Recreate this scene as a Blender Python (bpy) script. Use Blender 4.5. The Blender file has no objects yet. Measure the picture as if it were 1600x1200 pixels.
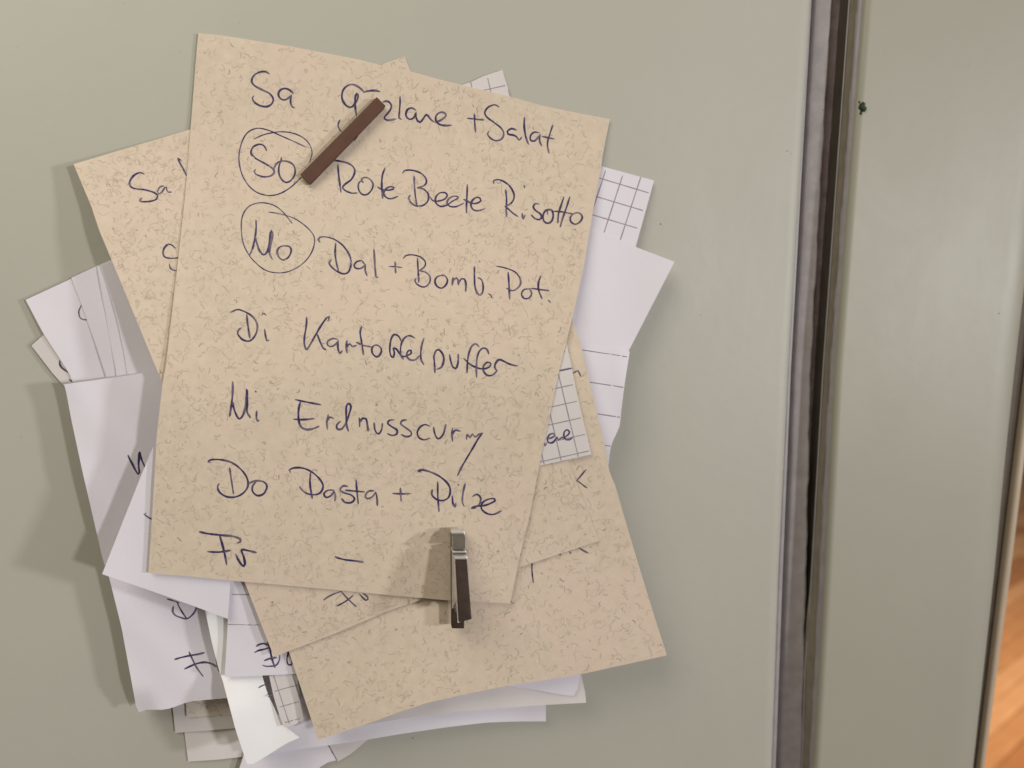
import bpy, math, random
from mathutils import Vector, Matrix

random.seed(7)
# ------------------------------------------------------------------ camera
FPX = 1200.0          # focal length in photo pixels (photo 1600 x 1200)
D = 0.204             # lens to door, metres
W3 = Vector(((570-800)/FPX, (463-600)/FPX, 1.0)).normalized()      # door normal seen by the lens
dn = Vector(((687-800)/FPX, 10600/FPX, 1.0)).normalized()          # gravity seen by the lens
dn = (dn - W3*dn.dot(W3)).normalized()
rt = dn.cross(W3).normalized()
# rows: world x, world down, world forward expressed in lens axes (right, down, forward)
def to_world(c):
    return Vector((rt.dot(c), W3.dot(c), -dn.dot(c)))
CAM = Vector((0.0, -D, 0.0))
R_ = to_world(Vector((1, 0, 0))); U_ = to_world(Vector((0, -1, 0))); B_ = to_world(Vector((0, 0, -1)))
sc = bpy.context.scene
cam_data = bpy.data.cameras.new('camera')
cam = bpy.data.objects.new('camera', cam_data)
sc.collection.objects.link(cam)
m = Matrix.Identity(4)
for i, v in enumerate((R_, U_, B_)):
    for r in range(3):
        m[r][i] = v[r]
m[0][3], m[1][3], m[2][3] = CAM
cam.matrix_world = m
cam_data.sensor_width = 36.0
cam_data.lens = FPX/1600*36.0
cam_data.clip_start = 0.005
cam_data.clip_end = 60
cam_data.dof.use_dof = True
cam_data.dof.focus_distance = 0.193
cam_data.dof.aperture_fstop = 12.5
sc.camera = cam

# ------------------------------------------------------------------ light
w = bpy.data.worlds.new("World"); sc.world = w; w.use_nodes = True
w.node_tree.nodes['Background'].inputs[0].default_value = (1.0, 0.84, 0.66, 1)
w.node_tree.nodes['Background'].inputs[1].default_value = 0.13
def area(name, pos, target, size, watts, col, shape='DISK', sy=None):
    l = bpy.data.lights.new(name, 'AREA'); l.shape = shape; l.size = size
    if sy: l.size_y = sy
    l.energy = watts; l.color = col
    o = bpy.data.objects.new(name, l); sc.collection.objects.link(o)
    o.location = pos
    o.rotation_euler = (Vector(target)-Vector(pos)).to_track_quat('-Z', 'Y').to_euler()
    return o
def from_dir(d, dist):
    v = Vector(d).normalized()*dist
    return (v.x, v.y, v.z)
area('right_lamp_near', from_dir((0.72, -1, 0.05), 2.6), (0, 0, 0), 0.17, 19.0, (1.0, 0.97, 0.99))  # lamp on the right at door height, throws the core shadows
area('right_lamp_far', from_dir((1.58, -1, 0.08), 2.6), (0, 0, 0), 0.22, 19.0, (1.0, 0.97, 0.99))  # lamp further round to the right, throws the wider outer shadows
area('wide_fill_light', (-0.25, -0.35, 0.38), (-0.02, 0, 0.0), 0.34, 1.75, (1.0, 0.93, 0.80), 'SQUARE')  # added fill from the upper left for the brightness falloff, no known fixture
area('room_lamp_over_floor', (2.6, 1.5, 0.9), (2.3, 2.0, -1.45), 0.5, 60, (1.0, 0.72, 0.46))
sc.view_settings.view_transform = 'Standard'
sc.view_settings.look = 'None'
sc.view_settings.exposure = 0.14
sc.view_settings.gamma = 1.0

# ------------------------------------------------------------------ helpers
COL = sc.collection
def P(px, py, h):
    """photo pixel -> point on the plane h metres in front of the door face"""
    d = to_world(Vector(((px-800)/FPX, (py-600)/FPX, 1.0)))
    t = (-h - CAM.y)/d.y
    return CAM + d*t
def tag(o, label=None, cat=None, group=None, kind=None):
    if label: o['label'] = label
    if cat: o['category'] = cat
    if group: o['group'] = group
    if kind: o['kind'] = kind
    return o
def empty(name, loc=(0, 0, 0)):
    o = bpy.data.objects.new(name, None); COL.objects.link(o)
    o.location = loc; o.empty_display_size = 0.01
    return o
def mesh(name, verts, faces, mat, parent=None, smooth=False, cols=None):
    me = bpy.data.meshes.new(name)
    off = parent.location if parent is not None else Vector((0, 0, 0))
    me.from_pydata([tuple(Vector(v)-off) for v in verts], [], faces)
    me.update()
    if mat: me.materials.append(mat)
    if smooth:
        me.polygons.foreach_set('use_smooth', [True]*len(me.polygons))
    if cols:
        a = me.color_attributes.new('tone', 'FLOAT_COLOR', 'POINT')
        buf = []
        for c in cols: buf += [c[0], c[1], c[2], 1.0]
        a.data.foreach_set('color', buf)
    o = bpy.data.objects.new(name, me); COL.objects.link(o)
    if parent is not None: o.parent = parent
    return o

# ------------------------------------------------------------------ materials
def mat(name, col, rough=0.6, metal=0.0, spec=0.5, noise=None, bump=None, coat=0.0, blotch=None):
    """noise=(scale, amount[, second colour]); bump=(scale, strength, distance)"""
    m = bpy.data.materials.new(name); m.use_nodes = True
    nt = m.node_tree; b = nt.nodes['Principled BSDF']
    b.inputs['Base Color'].default_value = (*col, 1)
    b.inputs['Roughness'].default_value = rough
    b.inputs['Metallic'].default_value = metal
    b.inputs['Specular IOR Level'].default_value = spec
    b.inputs['Coat Weight'].default_value = coat
    tc = nt.nodes.new('ShaderNodeTexCoord')
    geo = nt.nodes.new('ShaderNodeNewGeometry')
    if noise:
        n = nt.nodes.new('ShaderNodeTexNoise'); n.inputs['Scale'].default_value = noise[0]
        n.inputs['Detail'].default_value = 5; n.inputs['Roughness'].default_value = 0.6
        nt.links.new(geo.outputs['Position'], n.inputs['Vector'])
        r = nt.nodes.new('ShaderNodeMapRange')
        r.inputs[1].default_value = 0.3; r.inputs[2].default_value = 0.7
        nt.links.new(n.outputs['Fac'], r.inputs[0])
        mx = nt.nodes.new('ShaderNodeMix'); mx.data_type = 'RGBA'
        c2 = noise[2] if len(noise) > 2 else tuple(c*(1-noise[1]) for c in col)
        mx.inputs[6].default_value = (*col, 1); mx.inputs[7].default_value = (*c2, 1)
        nt.links.new(r.outputs[0], mx.inputs[0])
        nt.links.new(mx.outputs[2], b.inputs['Base Color'])
    if blotch:
        n2 = nt.nodes.new('ShaderNodeTexNoise'); n2.inputs['Scale'].default_value = blotch[0]; n2.inputs['Detail'].default_value = 4
        nt.links.new(geo.outputs['Position'], n2.inputs['Vector'])
        r2 = nt.nodes.new('ShaderNodeMapRange'); r2.inputs[1].default_value = 0.48; r2.inputs[2].default_value = 0.66
        r2.inputs[4].default_value = 0.5
        nt.links.new(n2.outputs['Fac'], r2.inputs[0])
        m2_ = nt.nodes.new('ShaderNodeMix'); m2_.data_type = 'RGBA'
        nt.links.new(r2.outputs[0], m2_.inputs[0]); nt.links.new(mx.outputs[2], m2_.inputs[6])
        m2_.inputs[7].default_value = (*blotch[1], 1)
        nt.links.new(m2_.outputs[2], b.inputs['Base Color'])
    if bump:
        n = nt.nodes.new('ShaderNodeTexNoise'); n.inputs['Scale'].default_value = bump[0]
        n.inputs['Detail'].default_value = 6
        nt.links.new(geo.outputs['Position'], n.inputs['Vector'])
        bp = nt.nodes.new('ShaderNodeBump'); bp.inputs['Strength'].default_value = bump[1]
        bp.inputs['Distance'].default_value = bump[2]
        nt.links.new(n.outputs['Fac'], bp.inputs['Height'])
        nt.links.new(bp.outputs[0], b.inputs['Normal'])
    return m
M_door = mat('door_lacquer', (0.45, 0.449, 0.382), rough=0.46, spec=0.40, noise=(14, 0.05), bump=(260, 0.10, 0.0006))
def smudge(m, lo, hi):
    nt = m.node_tree; b = nt.nodes['Principled BSDF']
    geo = nt.nodes.new('ShaderNodeNewGeometry'); mp = nt.nodes.new('ShaderNodeMapping')
    mp.inputs['Rotation'].default_value = (0, 0.6, 0); mp.inputs['Scale'].default_value = (1, 1, 0.45)
    n = nt.nodes.new('ShaderNodeTexNoise'); n.inputs['Scale'].default_value = 32; n.inputs['Detail'].default_value = 8
    n.inputs['Roughness'].default_value = 0.7; n.inputs['Distortion'].default_value = 1.2
    nt.links.new(geo.outputs['Position'], mp.inputs[0]); nt.links.new(mp.outputs[0], n.inputs['Vector'])
    r = nt.nodes.new('ShaderNodeMapRange'); r.inputs[1].default_value = 0.35; r.inputs[2].default_value = 0.65
    r.inputs[3].default_value = lo; r.inputs[4].default_value = hi
    nt.links.new(n.outputs['Fac'], r.inputs[0]); nt.links.new(r.outputs[0], b.inputs['Roughness'])
smudge(M_door, 0.44, 0.51)
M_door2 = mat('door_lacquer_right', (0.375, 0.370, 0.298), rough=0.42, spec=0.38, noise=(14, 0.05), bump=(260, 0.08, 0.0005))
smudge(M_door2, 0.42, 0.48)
M_seal = mat('grey_rubber_seal', (0.50, 0.47, 0.475), rough=0.55, noise=(220, 0.25), bump=(900, 0.3, 0.0003))
M_gap = mat('dark_rubber', (0.58, 0.46, 0.48), rough=0.7, noise=(300, 0.4))
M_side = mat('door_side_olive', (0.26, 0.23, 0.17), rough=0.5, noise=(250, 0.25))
M_edge = mat('door_edge_grey', (0.36, 0.34, 0.345), rough=0.45, noise=(200, 0.2))
M_cab_dark = mat('cabinet_gasket', (0.13, 0.10, 0.07), rough=0.7, noise=(200, 0.3))
M_cab = mat('cabinet_side', (0.52, 0.42, 0.30), rough=0.5, noise=(60, 0.1))
M_white = mat('white_paper', (0.75, 0.73, 0.79), rough=0.85, spec=0.2, noise=(40, 0.03), bump=(1500, 0.25, 0.0001))
M_white2 = mat('off_white_paper', (0.68, 0.65, 0.635), rough=0.85, spec=0.2, noise=(60, 0.05), bump=(1500, 0.25, 0.0001))
M_lit_white = mat('lit_white_paper', (0.86, 0.87, 0.87), rough=0.85, spec=0.2, noise=(40, 0.02), bump=(1500, 0.2, 0.0001))  # sheet curled towards the lamps, its extra brightness is put into the colour
M_beige = mat('fleck_paper', (0.69, 0.592, 0.468), rough=0.9, spec=0.15,
              noise=(420, 0.1, (0.62, 0.525, 0.41)), blotch=(38, (0.70, 0.56, 0.465)), bump=(2200, 0.35, 0.00012))
M_pale = mat('pale_fleck_paper', (0.70, 0.635, 0.56), rough=0.9, spec=0.15, noise=(420, 0.08), bump=(2200, 0.35, 0.00012))
M_print = mat('printed_line', (0.22, 0.20, 0.27), rough=0.85, spec=0.1, noise=(900, 0.3))
M_brown = mat('brown_magnet', (0.125, 0.056, 0.034), rough=0.62, spec=0.35, noise=(120, 0.3), bump=(1600, 0.3, 0.0001))
M_brown2 = mat('dark_wood_plate', (0.050, 0.028, 0.018), rough=0.5, spec=0.4, noise=(400, 0.45), bump=(900, 0.4, 0.0001))
M_steel = mat('brushed_steel', (0.82, 0.80, 0.77), rough=0.36, metal=0.55, noise=(500, 0.2), bump=(1500, 0.2, 0.0001))
M_steel_d = mat('dull_steel', (0.20, 0.185, 0.15), rough=0.45, metal=0.5, noise=(500, 0.3))
def tone_mat(name, rough=0.9, spec=0.1):
    m = bpy.data.materials.new(name); m.use_nodes = True
    nt = m.node_tree; b = nt.nodes['Principled BSDF']
    b.inputs['Roughness'].default_value = rough; b.inputs['Specular IOR Level'].default_value = spec
    a = nt.nodes.new('ShaderNodeVertexColor'); a.layer_name = 'tone'
    n = nt.nodes.new('ShaderNodeTexNoise'); n.inputs['Scale'].default_value = 1400
    geo = nt.nodes.new('ShaderNodeNewGeometry')
    nt.links.new(geo.outputs['Position'], n.inputs['Vector'])
    r = nt.nodes.new('ShaderNodeMapRange'); r.inputs[3].default_value = 0.8; r.inputs[4].default_value = 1.2
    nt.links.new(n.outputs['Fac'], r.inputs[0])
    mx = nt.nodes.new('ShaderNodeVectorMath'); mx.operation = 'SCALE'
    nt.links.new(a.outputs['Color'], mx.inputs[0]); nt.links.new(r.outputs[0], mx.inputs['Scale'])
    nt.links.new(mx.outputs[0], b.inputs['Base Color'])
    return m
M_tone = tone_mat('paper_fibres')
M_ink = tone_mat('ballpoint_ink', 0.45, 0.4)

# ------------------------------------------------------------------ refrigerator
YS = [-260, -120, 0, 140, 280, 430, 580, 740, 900, 1050, 1200, 1330, 1460]
def tab(**k): pass
def lin(tbl):
    ks = sorted(tbl)
    def f(y):
        if y <= ks[0]: a, b = ks[0], ks[1]
        elif y >= ks[-1]: a, b = ks[-2], ks[-1]
        else:
            for i in range(len(ks)-1):
                if ks[i] <= y <= ks[i+1]: a, b = ks[i], ks[i+1]; break
        return tbl[a]+(tbl[b]-tbl[a])*(y-a)/(b-a)
    return f
e1 = lin({0: 1267, 280: 1250, 580: 1232, 900: 1216.5, 1200: 1206})     # end of left door face
e2 = lin({0: 1269.5, 280: 1253.5, 580: 1237, 900: 1224, 1200: 1213})   # seal begins
e3 = lin({0: 1299, 280: 1283, 580: 1267, 900: 1260, 985: 1258, 1200: 1254})       # seal ends, gap begins
e4 = lin({0: 1326, 280: 1306, 580: 1285, 900: 1267, 985: 1258.5, 1200: 1252.5})       # side of right door begins
e5 = lin({0: 1340, 280: 1319, 580: 1297, 900: 1280, 1200: 1264.5})     # its rounded corner
e6 = lin({0: 1350, 280: 1327, 580: 1304, 900: 1288, 1200: 1270})       # right door face begins
e7 = lin({0: 1649, 460: 1599, 600: 1582.5, 740: 1568, 900: 1553, 1200: 1520})
e8 = lin({0: 1676, 640: 1598.7, 900: 1567, 1200: 1530.5})
e9 = lin({0: 1697, 770: 1597, 900: 1581.5, 1200: 1541})
fridge = empty('refrigerator', (0.1, 0, -1.45))
tag(fridge, 'greige lacquered refrigerator with two doors and a grey rubber seal between them', 'refrigerator')
def loft(name, rowfn, material, smooth=True, parent=fridge):
    rows = [rowfn(y) for y in YS]
    n = len(rows[0]); vs = [p for r in rows for p in r]; fs = []
    for i in range(len(rows)-1):
        for j in range(n-1):
            fs.append((i*n+j, (i+1)*n+j, (i+1)*n+j+1, i*n+j+1))
    o = mesh(name, vs, fs, material, parent, smooth)
    return o
def off(v, dx=0, dy=0): return Vector((v.x+dx, v.y+dy, v.z))
def left_door(y):
    a = P(e1(y), y, -0.0014)
    r = 0.0042
    row = [Vector((-0.42, 0.05, a.z)), Vector((-0.42, 0.0, a.z)), Vector((-0.30, 0.0, a.z))]
    for k in range(9):
        t = math.radians(90*k/8)
        row.append(Vector((a.x-r*0.94+r*math.sin(t), 0.0024*(1-math.cos(t)), a.z)))
    row += [Vector((a.x+0.0001, 0.0029, a.z)), Vector((a.x-0.002, 0.0033, a.z)), Vector((a.x-0.002, 0.05, a.z))]
    return row
loft('door', left_door, M_door)
def lip(y):
    a, b = P(e1(y)-4, y, -0.0034), P(e2(y), y, -0.0034)
    return [off(a, 0, 0.02), a, off(b, -0.0003), off(b, 0, 0.0004), off(b, 0, 0.02)]
loft('door_lip', lip, M_edge)
wob = lambda y, s: 0.7*math.sin(y*0.061+s)+0.6*math.sin(y*0.143+2*s)+0.4*math.sin(y*0.31+s)
YF = list(range(-260, 1461, 18))
def seal(y):
    x0, x1 = e2(y)-9, e3(y)+wob(y, 1.0)
    pts = []
    for k in range(13):
        u = k/12
        # shallow trough then a rounded bead towards the gap
        h = -0.0125+0.0050*math.sin(math.pi/2*u**0.8)+0.0004*math.sin(math.pi*2*u)
        if u < 0.3: h -= 0.0015*(1-u/0.3)**0.5
        pts.append(P(x0+(x1-x0)*u, y, h))
    q = pts[-1]
    return [off(pts[0], 0, 0.02)]+pts+[off(q, -0.0004, 0.0015), off(q, -0.001, 0.02)]
_ys = YS; YS = YF
s1 = loft('rubber_seal', seal, M_seal)
YS = _ys
def gap(y): return [P(e2(y)-24, y, -0.015), P(e6(y)+4, y, -0.015)]
loft('seal_groove', gap, M_gap)
def inner_strip(y):     # dark lining of the right hand side of the gap
    a, b = P(e4(y)-6, y, -0.013), P(e4(y)+1.5, y, -0.0085)
    return [off(a, 0, 0.03), a, b, off(b, 0.003, 0)]
loft('gap_lining', inner_strip, M_gap)
def rside(y):
    a = P(e4(y), y, -0.0052); b = P(e5(y), y, -0.0012)
    return [off(a, 0.004, 0.012), off(a, 0.0012, 0.0004), a, off(a, 0.0001, -0.0003), b]
YS = YF
def rside2(y):
    a = P(e4(y)+0.4*wob(y, 3), y, -0.0052); b = P(e5(y)+0.4*wob(y, 5), y, -0.0012)
    return [off(a, 0.004, 0.012), off(a, 0.0012, 0.0004), a, off(a, 0.0003, -0.0004), b]
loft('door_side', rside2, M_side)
YS = _ys
def side_highlight(y):       # thin highlight on the side's edge, put in as a paler strip
    a = P(e4(y)+1.2, y, -0.0048)
    return [off(a, -0.00022, 0.0001), off(a, -0.0001, -0.00025), off(a, 0.0001, -0.00025), off(a, 0.00022, 0.0001)]
loft('edge_highlight', side_highlight, M_edge)
def corner(y):
    a, b = P(e5(y)-0.3, y, -0.0013), P(e6(y), y, -0.00025)
    mid = (a+b)/2 + Vector((0, -0.00025, 0))
    return [off(a, 0.0001, 0.0006), a, mid, off(b, 0.0001, 0)]
loft('door_corner', corner, M_edge)
def right_door(y):
    c = P(e6(y)-0.5, y, 0.0)
    row = [off(c, 0.0006, 0.0009), c]
    a, b = 0.0125, 0.0055
    t0 = math.radians(70)
    s = P(e7(y), y, -b*(1-math.cos(t0)))
    x0 = s.x-a*math.sin(t0)
    row.append(Vector((c.x+0.003, 0, c.z)))
    row.append(Vector((x0-0.006, 0, s.z)))
    for k in range(0, 19):
        t = math.radians(90*k/18)
        row.append(Vector((x0+a*math.sin(t), b*(1-math.cos(t)), s.z)))
    e = row[-1]
    row.append(off(e, -0.0003, 0.012)); row.append(off(e, -0.012, 0.013))
    return row
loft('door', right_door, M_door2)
def cab_gasket(y):
    a, b = P(e7(y)-14, y, -0.021), P(e8(y)+2, y, -0.021)
    return [a, b]
loft('cabinet_gasket', cab_gasket, M_cab_dark)
def cab(y):
    a, b = P(e8(y), y, -0.0195), P(e9(y), y, -0.0195)
    return [off(a, 0, 0.004), a, off(b, -0.0008), off(b, 0, 0.0008), off(b, 0, 0.10)]
loft('cabinet_side', cab, M_cab)

# dirt: little specks stuck on the doors
def blob(cx, cy, h, r, hh, n=9, seed=0):
    rnd = random.Random(seed); vs = []; fs = []
    c = P(cx, cy, h)
    rr = [r*rnd.uniform(0.65, 1.25) for _ in range(n)]
    for ring, (k, z) in enumerate(((1.0, 0.0), (0.8, 0.6), (0.4, 1.0))):
        for i in range(n):
            t = 2*math.pi*i/n
            vs.append(Vector((c.x+rr[i]*k*math.cos(t), c.y-hh*z*rnd.uniform(0.8, 1.1), c.z+rr[i]*k*math.sin(t))))
    for ring in range(2):
        for i in range(n):
            j = (i+1) % n
            fs.append((ring*n+i, ring*n+j, (ring+1)*n+j, (ring+1)*n+i))
    fs.append(tuple(2*n+i for i in range(n)))
    return vs, fs
M_leaf = mat('dried_herb', (0.018, 0.045, 0.010), rough=0.6, noise=(3000, 0.5), bump=(3000, 0.6, 0.0002))
vs, fs = [], []
for (cx, cy, r, s) in ((1347.3, 165, 0.00100, 1), (1348.5, 170.5, 0.00095, 2), (1345.5, 168, 0.0008, 5), (1342.5, 159.5, 0.00032, 3), (1345, 176.5, 0.00045, 4)):
    v, f = blob(cx, cy, 0.00005 + s*0.00001, r, r*0.8, 9, s); k = len(vs); vs += v; fs += [tuple(i+k for i in q) for q in f]
herb = empty('herb_crumb', P(1347, 168, 0))
mesh('crumb', vs, fs, M_leaf, herb, False)
tag(herb, 'tiny dark green herb crumb stuck beside the seal at the top of the right door', 'crumb')
vs, fs = [], []
rnd = random.Random(3)
spots = [(1032, 350, .00022), (1095, 492, .00014), (645, 1153, .0002), (1230, 236, .0002), (1236, 240, .00015), (1561, 490, .0002), (1286, 172, .0002), (1308, 412, .00025)]
spots += [(rnd.uniform(0, 1240), rnd.uniform(0, 1200), rnd.uniform(.00004, .00010)) for _ in range(70)]
spots += [(rnd.uniform(1360, 1540), rnd.uniform(0, 1200), rnd.uniform(.00004, .00010)) for _ in range(25)]
for s, (cx, cy, r) in enumerate(spots):
    v, f = blob(cx, cy, 0.000012, r, r*0.3, 7, s); k = len(vs); vs += v; fs += [tuple(i+k for i in q) for q in f]
tag(mesh('dust_specks', vs, fs, mat('dust', (0.20, 0.17, 0.12), 0.9, noise=(900, 0.4)), fridge), kind='stuff')

# ------------------------------------------------------------------ floor beyond the fridge
FZ = -1.45
M_sub = mat('floor_joint', (0.10, 0.04, 0.015), rough=0.8, noise=(9, 0.3))
floor = mesh('floor', [(-1, -0.5, FZ-0.004), (14, -0.5, FZ-0.004), (14, 14, FZ-0.004), (-1, 14, FZ-0.004)], [(0, 1, 2, 3)], M_sub)
tag(floor, kind='structure')
def plank_mat(name, c):
    m = mat(name, c, rough=0.34, spec=0.5)
    nt = m.node_tree; b = nt.nodes['Principled BSDF']
    tc = nt.nodes['Texture Coordinate']; mp = nt.nodes.new('ShaderNodeMapping')
    mp.inputs['Scale'].default_value = (2, 30, 1)
    nt.links.new(tc.outputs['Object'], mp.inputs[0])
    n = nt.nodes.new('ShaderNodeTexNoise'); n.inputs['Scale'].default_value = 3.0; n.inputs['Detail'].default_value = 6
    nt.links.new(mp.outputs[0], n.inputs['Vector'])
    mx = nt.nodes.new('ShaderNodeMix'); mx.data_type = 'RGBA'
    mx.inputs[6].default_value = (c[0]*1.25, c[1]*1.3, c[2]*1.4, 1); mx.inputs[7].default_value = (c[0]*.6, c[1]*.5, c[2]*.45, 1)
    nt.links.new(n.outputs['Fac'], mx.inputs[0]); nt.links.new(mx.outputs[2], b.inputs['Base Color'])
    return m
PM = [plank_mat('oak_%s' % n, c) for n, c in (('amber', (0.62, 0.34, 0.16)), ('honey', (0.74, 0.45, 0.24)), ('chestnut', (0.50, 0.24, 0.10)))]
ang = math.radians(28); ca, sa = math.cos(ang), math.sin(ang)
def floor_hit(px, py):
    d = to_world(Vector(((px-800)/FPX, (py-600)/FPX, 1.0)))
    t = FZ/d.z
    return CAM+d*t
PL, PW = 0.62, 0.078
plank_me = []
for mm in PM:
    me = bpy.data.meshes.new('plank')
    a, b, c = PL/2-0.0012, PW/2-0.0012, 0.002
    vs = [(-a, -b, -0.006), (a, -b, -0.006), (a, b, -0.006), (-a, b, -0.006), (-a, -b, -c), (a, -b, -c), (a, b, -c), (-a, b, -c),
          (-a+c, -b+c, 0), (a-c, -b+c, 0), (a-c, b-c, 0), (-a+c, b-c, 0)]
    fs = [(0, 1, 5, 4), (1, 2, 6, 5), (2, 3, 7, 6), (3, 0, 4, 7), (4, 5, 9, 8), (5, 6, 10, 9), (6, 7, 11, 10), (7, 4, 8, 11), (8, 9, 10, 11)]
    me.from_pydata(vs, [], fs); me.materials.append(mm); me.update(); plank_me.append(me)
seen = set()
for px in range(1500, 1621, 4):
    for py in range(640, 1221, 4):
        if px < e9(py)-14: continue
        q = floor_hit(px, py)
        if q.y > 7 or q.x > 9: continue
        u = q.x*ca+q.y*sa; v = -q.x*sa+q.y*ca
        r = math.floor(v/PW); k = math.floor((u-(r*0.37 % 1)*PL)/PL)
        seen.add((r, k))
rnd = random.Random(5)
for (r, k) in sorted(seen)[:290]:
    u = (k+0.5)*PL+(r*0.37 % 1)*PL; v = (r+0.5)*PW
    o = bpy.data.objects.new('plank', plank_me[rnd.randrange(3)]); COL.objects.link(o)
    o.location = (u*ca-v*sa, u*sa+v*ca, FZ+rnd.uniform(0, 0.0006)); o.rotation_euler = (0, 0, ang); o.parent = floor

# ------------------------------------------------------------------ paper
def sm(t):
    t = max(0.0, min(1.0, t)); return t*t*(3-2*t)
def G(px, py):
    g = 0.02+0.98*sm((py+0.35*max(0.0, 300-px)-170)/480.0)
    g *= 1+0.035*math.sin(px/95.0+py/160.0)*sm((py-150)/300)+0.02*math.sin(py/70.0-px/120.0)
    return g
SHEETS = {}
class Sheet:
    def __init__(s, t, extra=None):
        s.t = t*0.001; s.extra = extra
        s.o = 0.00044 if t > 14.6 else 0.00032 if t > 14.3 else 0.0002 if t > 14.1 else 0.0001 if t > 13 else 0.00005
        rn = random.Random(int(t*100)); s.wav = 0.00018 if t < 13 else 0.00004
        s.w = (rn.uniform(.02, .05), rn.uniform(.01, .04), rn.uniform(0, 6), rn.uniform(.03, .07), rn.uniform(.01, .06), rn.uniform(0, 6))
    def h(s, px, py):
        g = G(px, py)
        v = s.t*g+s.o+s.wav*g*(math.sin(px*s.w[0]+py*s.w[1]+s.w[2])+0.6*math.sin(px*s.w[3]-py*s.w[4]+s.w[5]))
        if s.extra: v += s.extra(px, py)
        return v
def resample(pl, n):
    L = [0]
    for a, b in zip(pl, pl[1:]): L.append(L[-1]+math.hypot(b[0]-a[0], b[1]-a[1]))
    out = []; j = 0
    for i in range(n+1):
        d = L[-1]*i/n
        while j < len(pl)-2 and d > L[j+1]: j += 1
        t = (d-L[j])/max(1e-9, L[j+1]-L[j]); t = max(0, min(1, t))
        out.append((pl[j][0]+(pl[j+1][0]-pl[j][0])*t, pl[j][1]+(pl[j+1][1]-pl[j][1])*t))
    return out, L[-1]
def sheet_mesh(sh, top, right, bottom, left, material, parent, step=12, name='sheet', rag=0.0, seed=0):
    _, a = resample(top, 4); _, b = resample(bottom, 4); _, c = resample(left, 4); _, d = resample(right, 4)
    nu = max(6, int(max(a, b)/step)); nv = max(6, int(max(c, d)/step))
    T, _ = resample(top, nu); B, _ = resample(bottom, nu); L, _ = resample(left, nv); R, _ = resample(right, nv)
    rnd = random.Random(seed+11)
    if rag:
        for E in (T, B, L, R):
            for i in range(1, len(E)-1):
                E[i] = (E[i][0]+rnd.uniform(-rag, rag), E[i][1]+rnd.uniform(-rag, rag))
    def pt(i, j):
        u, v = i/nu, j/nv
        x = []
        for k in (0, 1):
            x.append((1-v)*T[i][k]+v*B[i][k]+(1-u)*L[j][k]+u*R[j][k]
                     -((1-u)*(1-v)*T[0][k]+u*(1-v)*T[nu][k]+(1-u)*v*B[0][k]+u*v*B[nu][k]))
        return x
    grid = [[pt(i, j) for i in range(nu+1)] for j in range(nv+1)]
    sh.grid = grid; sh.nu = nu; sh.nv = nv
    sh.poly = T+R[1:]+B[::-1][1:]+L[::-1][1:-1]
    th = 0.00013
    vs = [P(p[0], p[1], sh.h(*p)) for row in grid for p in row]
    N = len(vs)
    vs += [Vector((v.x, v.y+th, v.z)) for v in vs]
    fs = []
    n = nu+1
    for j in range(nv):
        for i in range(nu):
            q = (j*n+i, (j+1)*n+i, (j+1)*n+i+1, j*n+i+1)
            fs.append(q); fs.append(tuple(N+k for k in q[::-1]))
    ring = [i for i in range(nu)]+[j*n+nu for j in range(nv)]+[nv*n+nu-i for i in range(nu)]+[(nv-j)*n for j in range(nv)]
    for a, b in zip(ring, ring[1:]+ring[:1]):
        fs.append((a, b, N+b, N+a))
    o = mesh(name, vs, fs, material, parent, True)
    # keep the rim crisp
    nf = len(fs); fl = [True]*nf
    for k in range(nf-len(ring), nf): fl[k] = False
    o.data.polygons.foreach_set('use_smooth', fl)
    try: o.data.set_sharp_from_angle(angle=math.radians(50))
    except Exception: pass
    return o
def catmull(pts, seg=2.6):
    if len(pts) < 3:
        a, b = pts[0], pts[-1]; n = max(2, int(math.hypot(b[0]-a[0], b[1]-a[1])/seg))
        return [(a[0]+(b[0]-a[0])*i/n, a[1]+(b[1]-a[1])*i/n) for i in range(n+1)]
    out = []
    ext = [(2*pts[0][0]-pts[1][0], 2*pts[0][1]-pts[1][1])]+list(pts)+[(2*pts[-1][0]-pts[-2][0], 2*pts[-1][1]-pts[-2][1])]
    for i in range(1, len(ext)-2):
        p0, p1, p2, p3 = ext[i-1:i+3]
        n = max(1, int(math.hypot(p2[0]-p1[0], p2[1]-p1[1])/seg))
        for k in range(n):
            t = k/n; q = []
            for a in (0, 1):
                q.append(0.5*((2*p1[a])+(-p0[a]+p2[a])*t+(2*p0[a]-5*p1[a]+4*p2[a]-p3[a])*t*t+(-p0[a]+3*p1[a]-3*p2[a]+p3[a])*t**3))
            out.append(tuple(q))
    out.append(tuple(pts[-1]))
    return out
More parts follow.
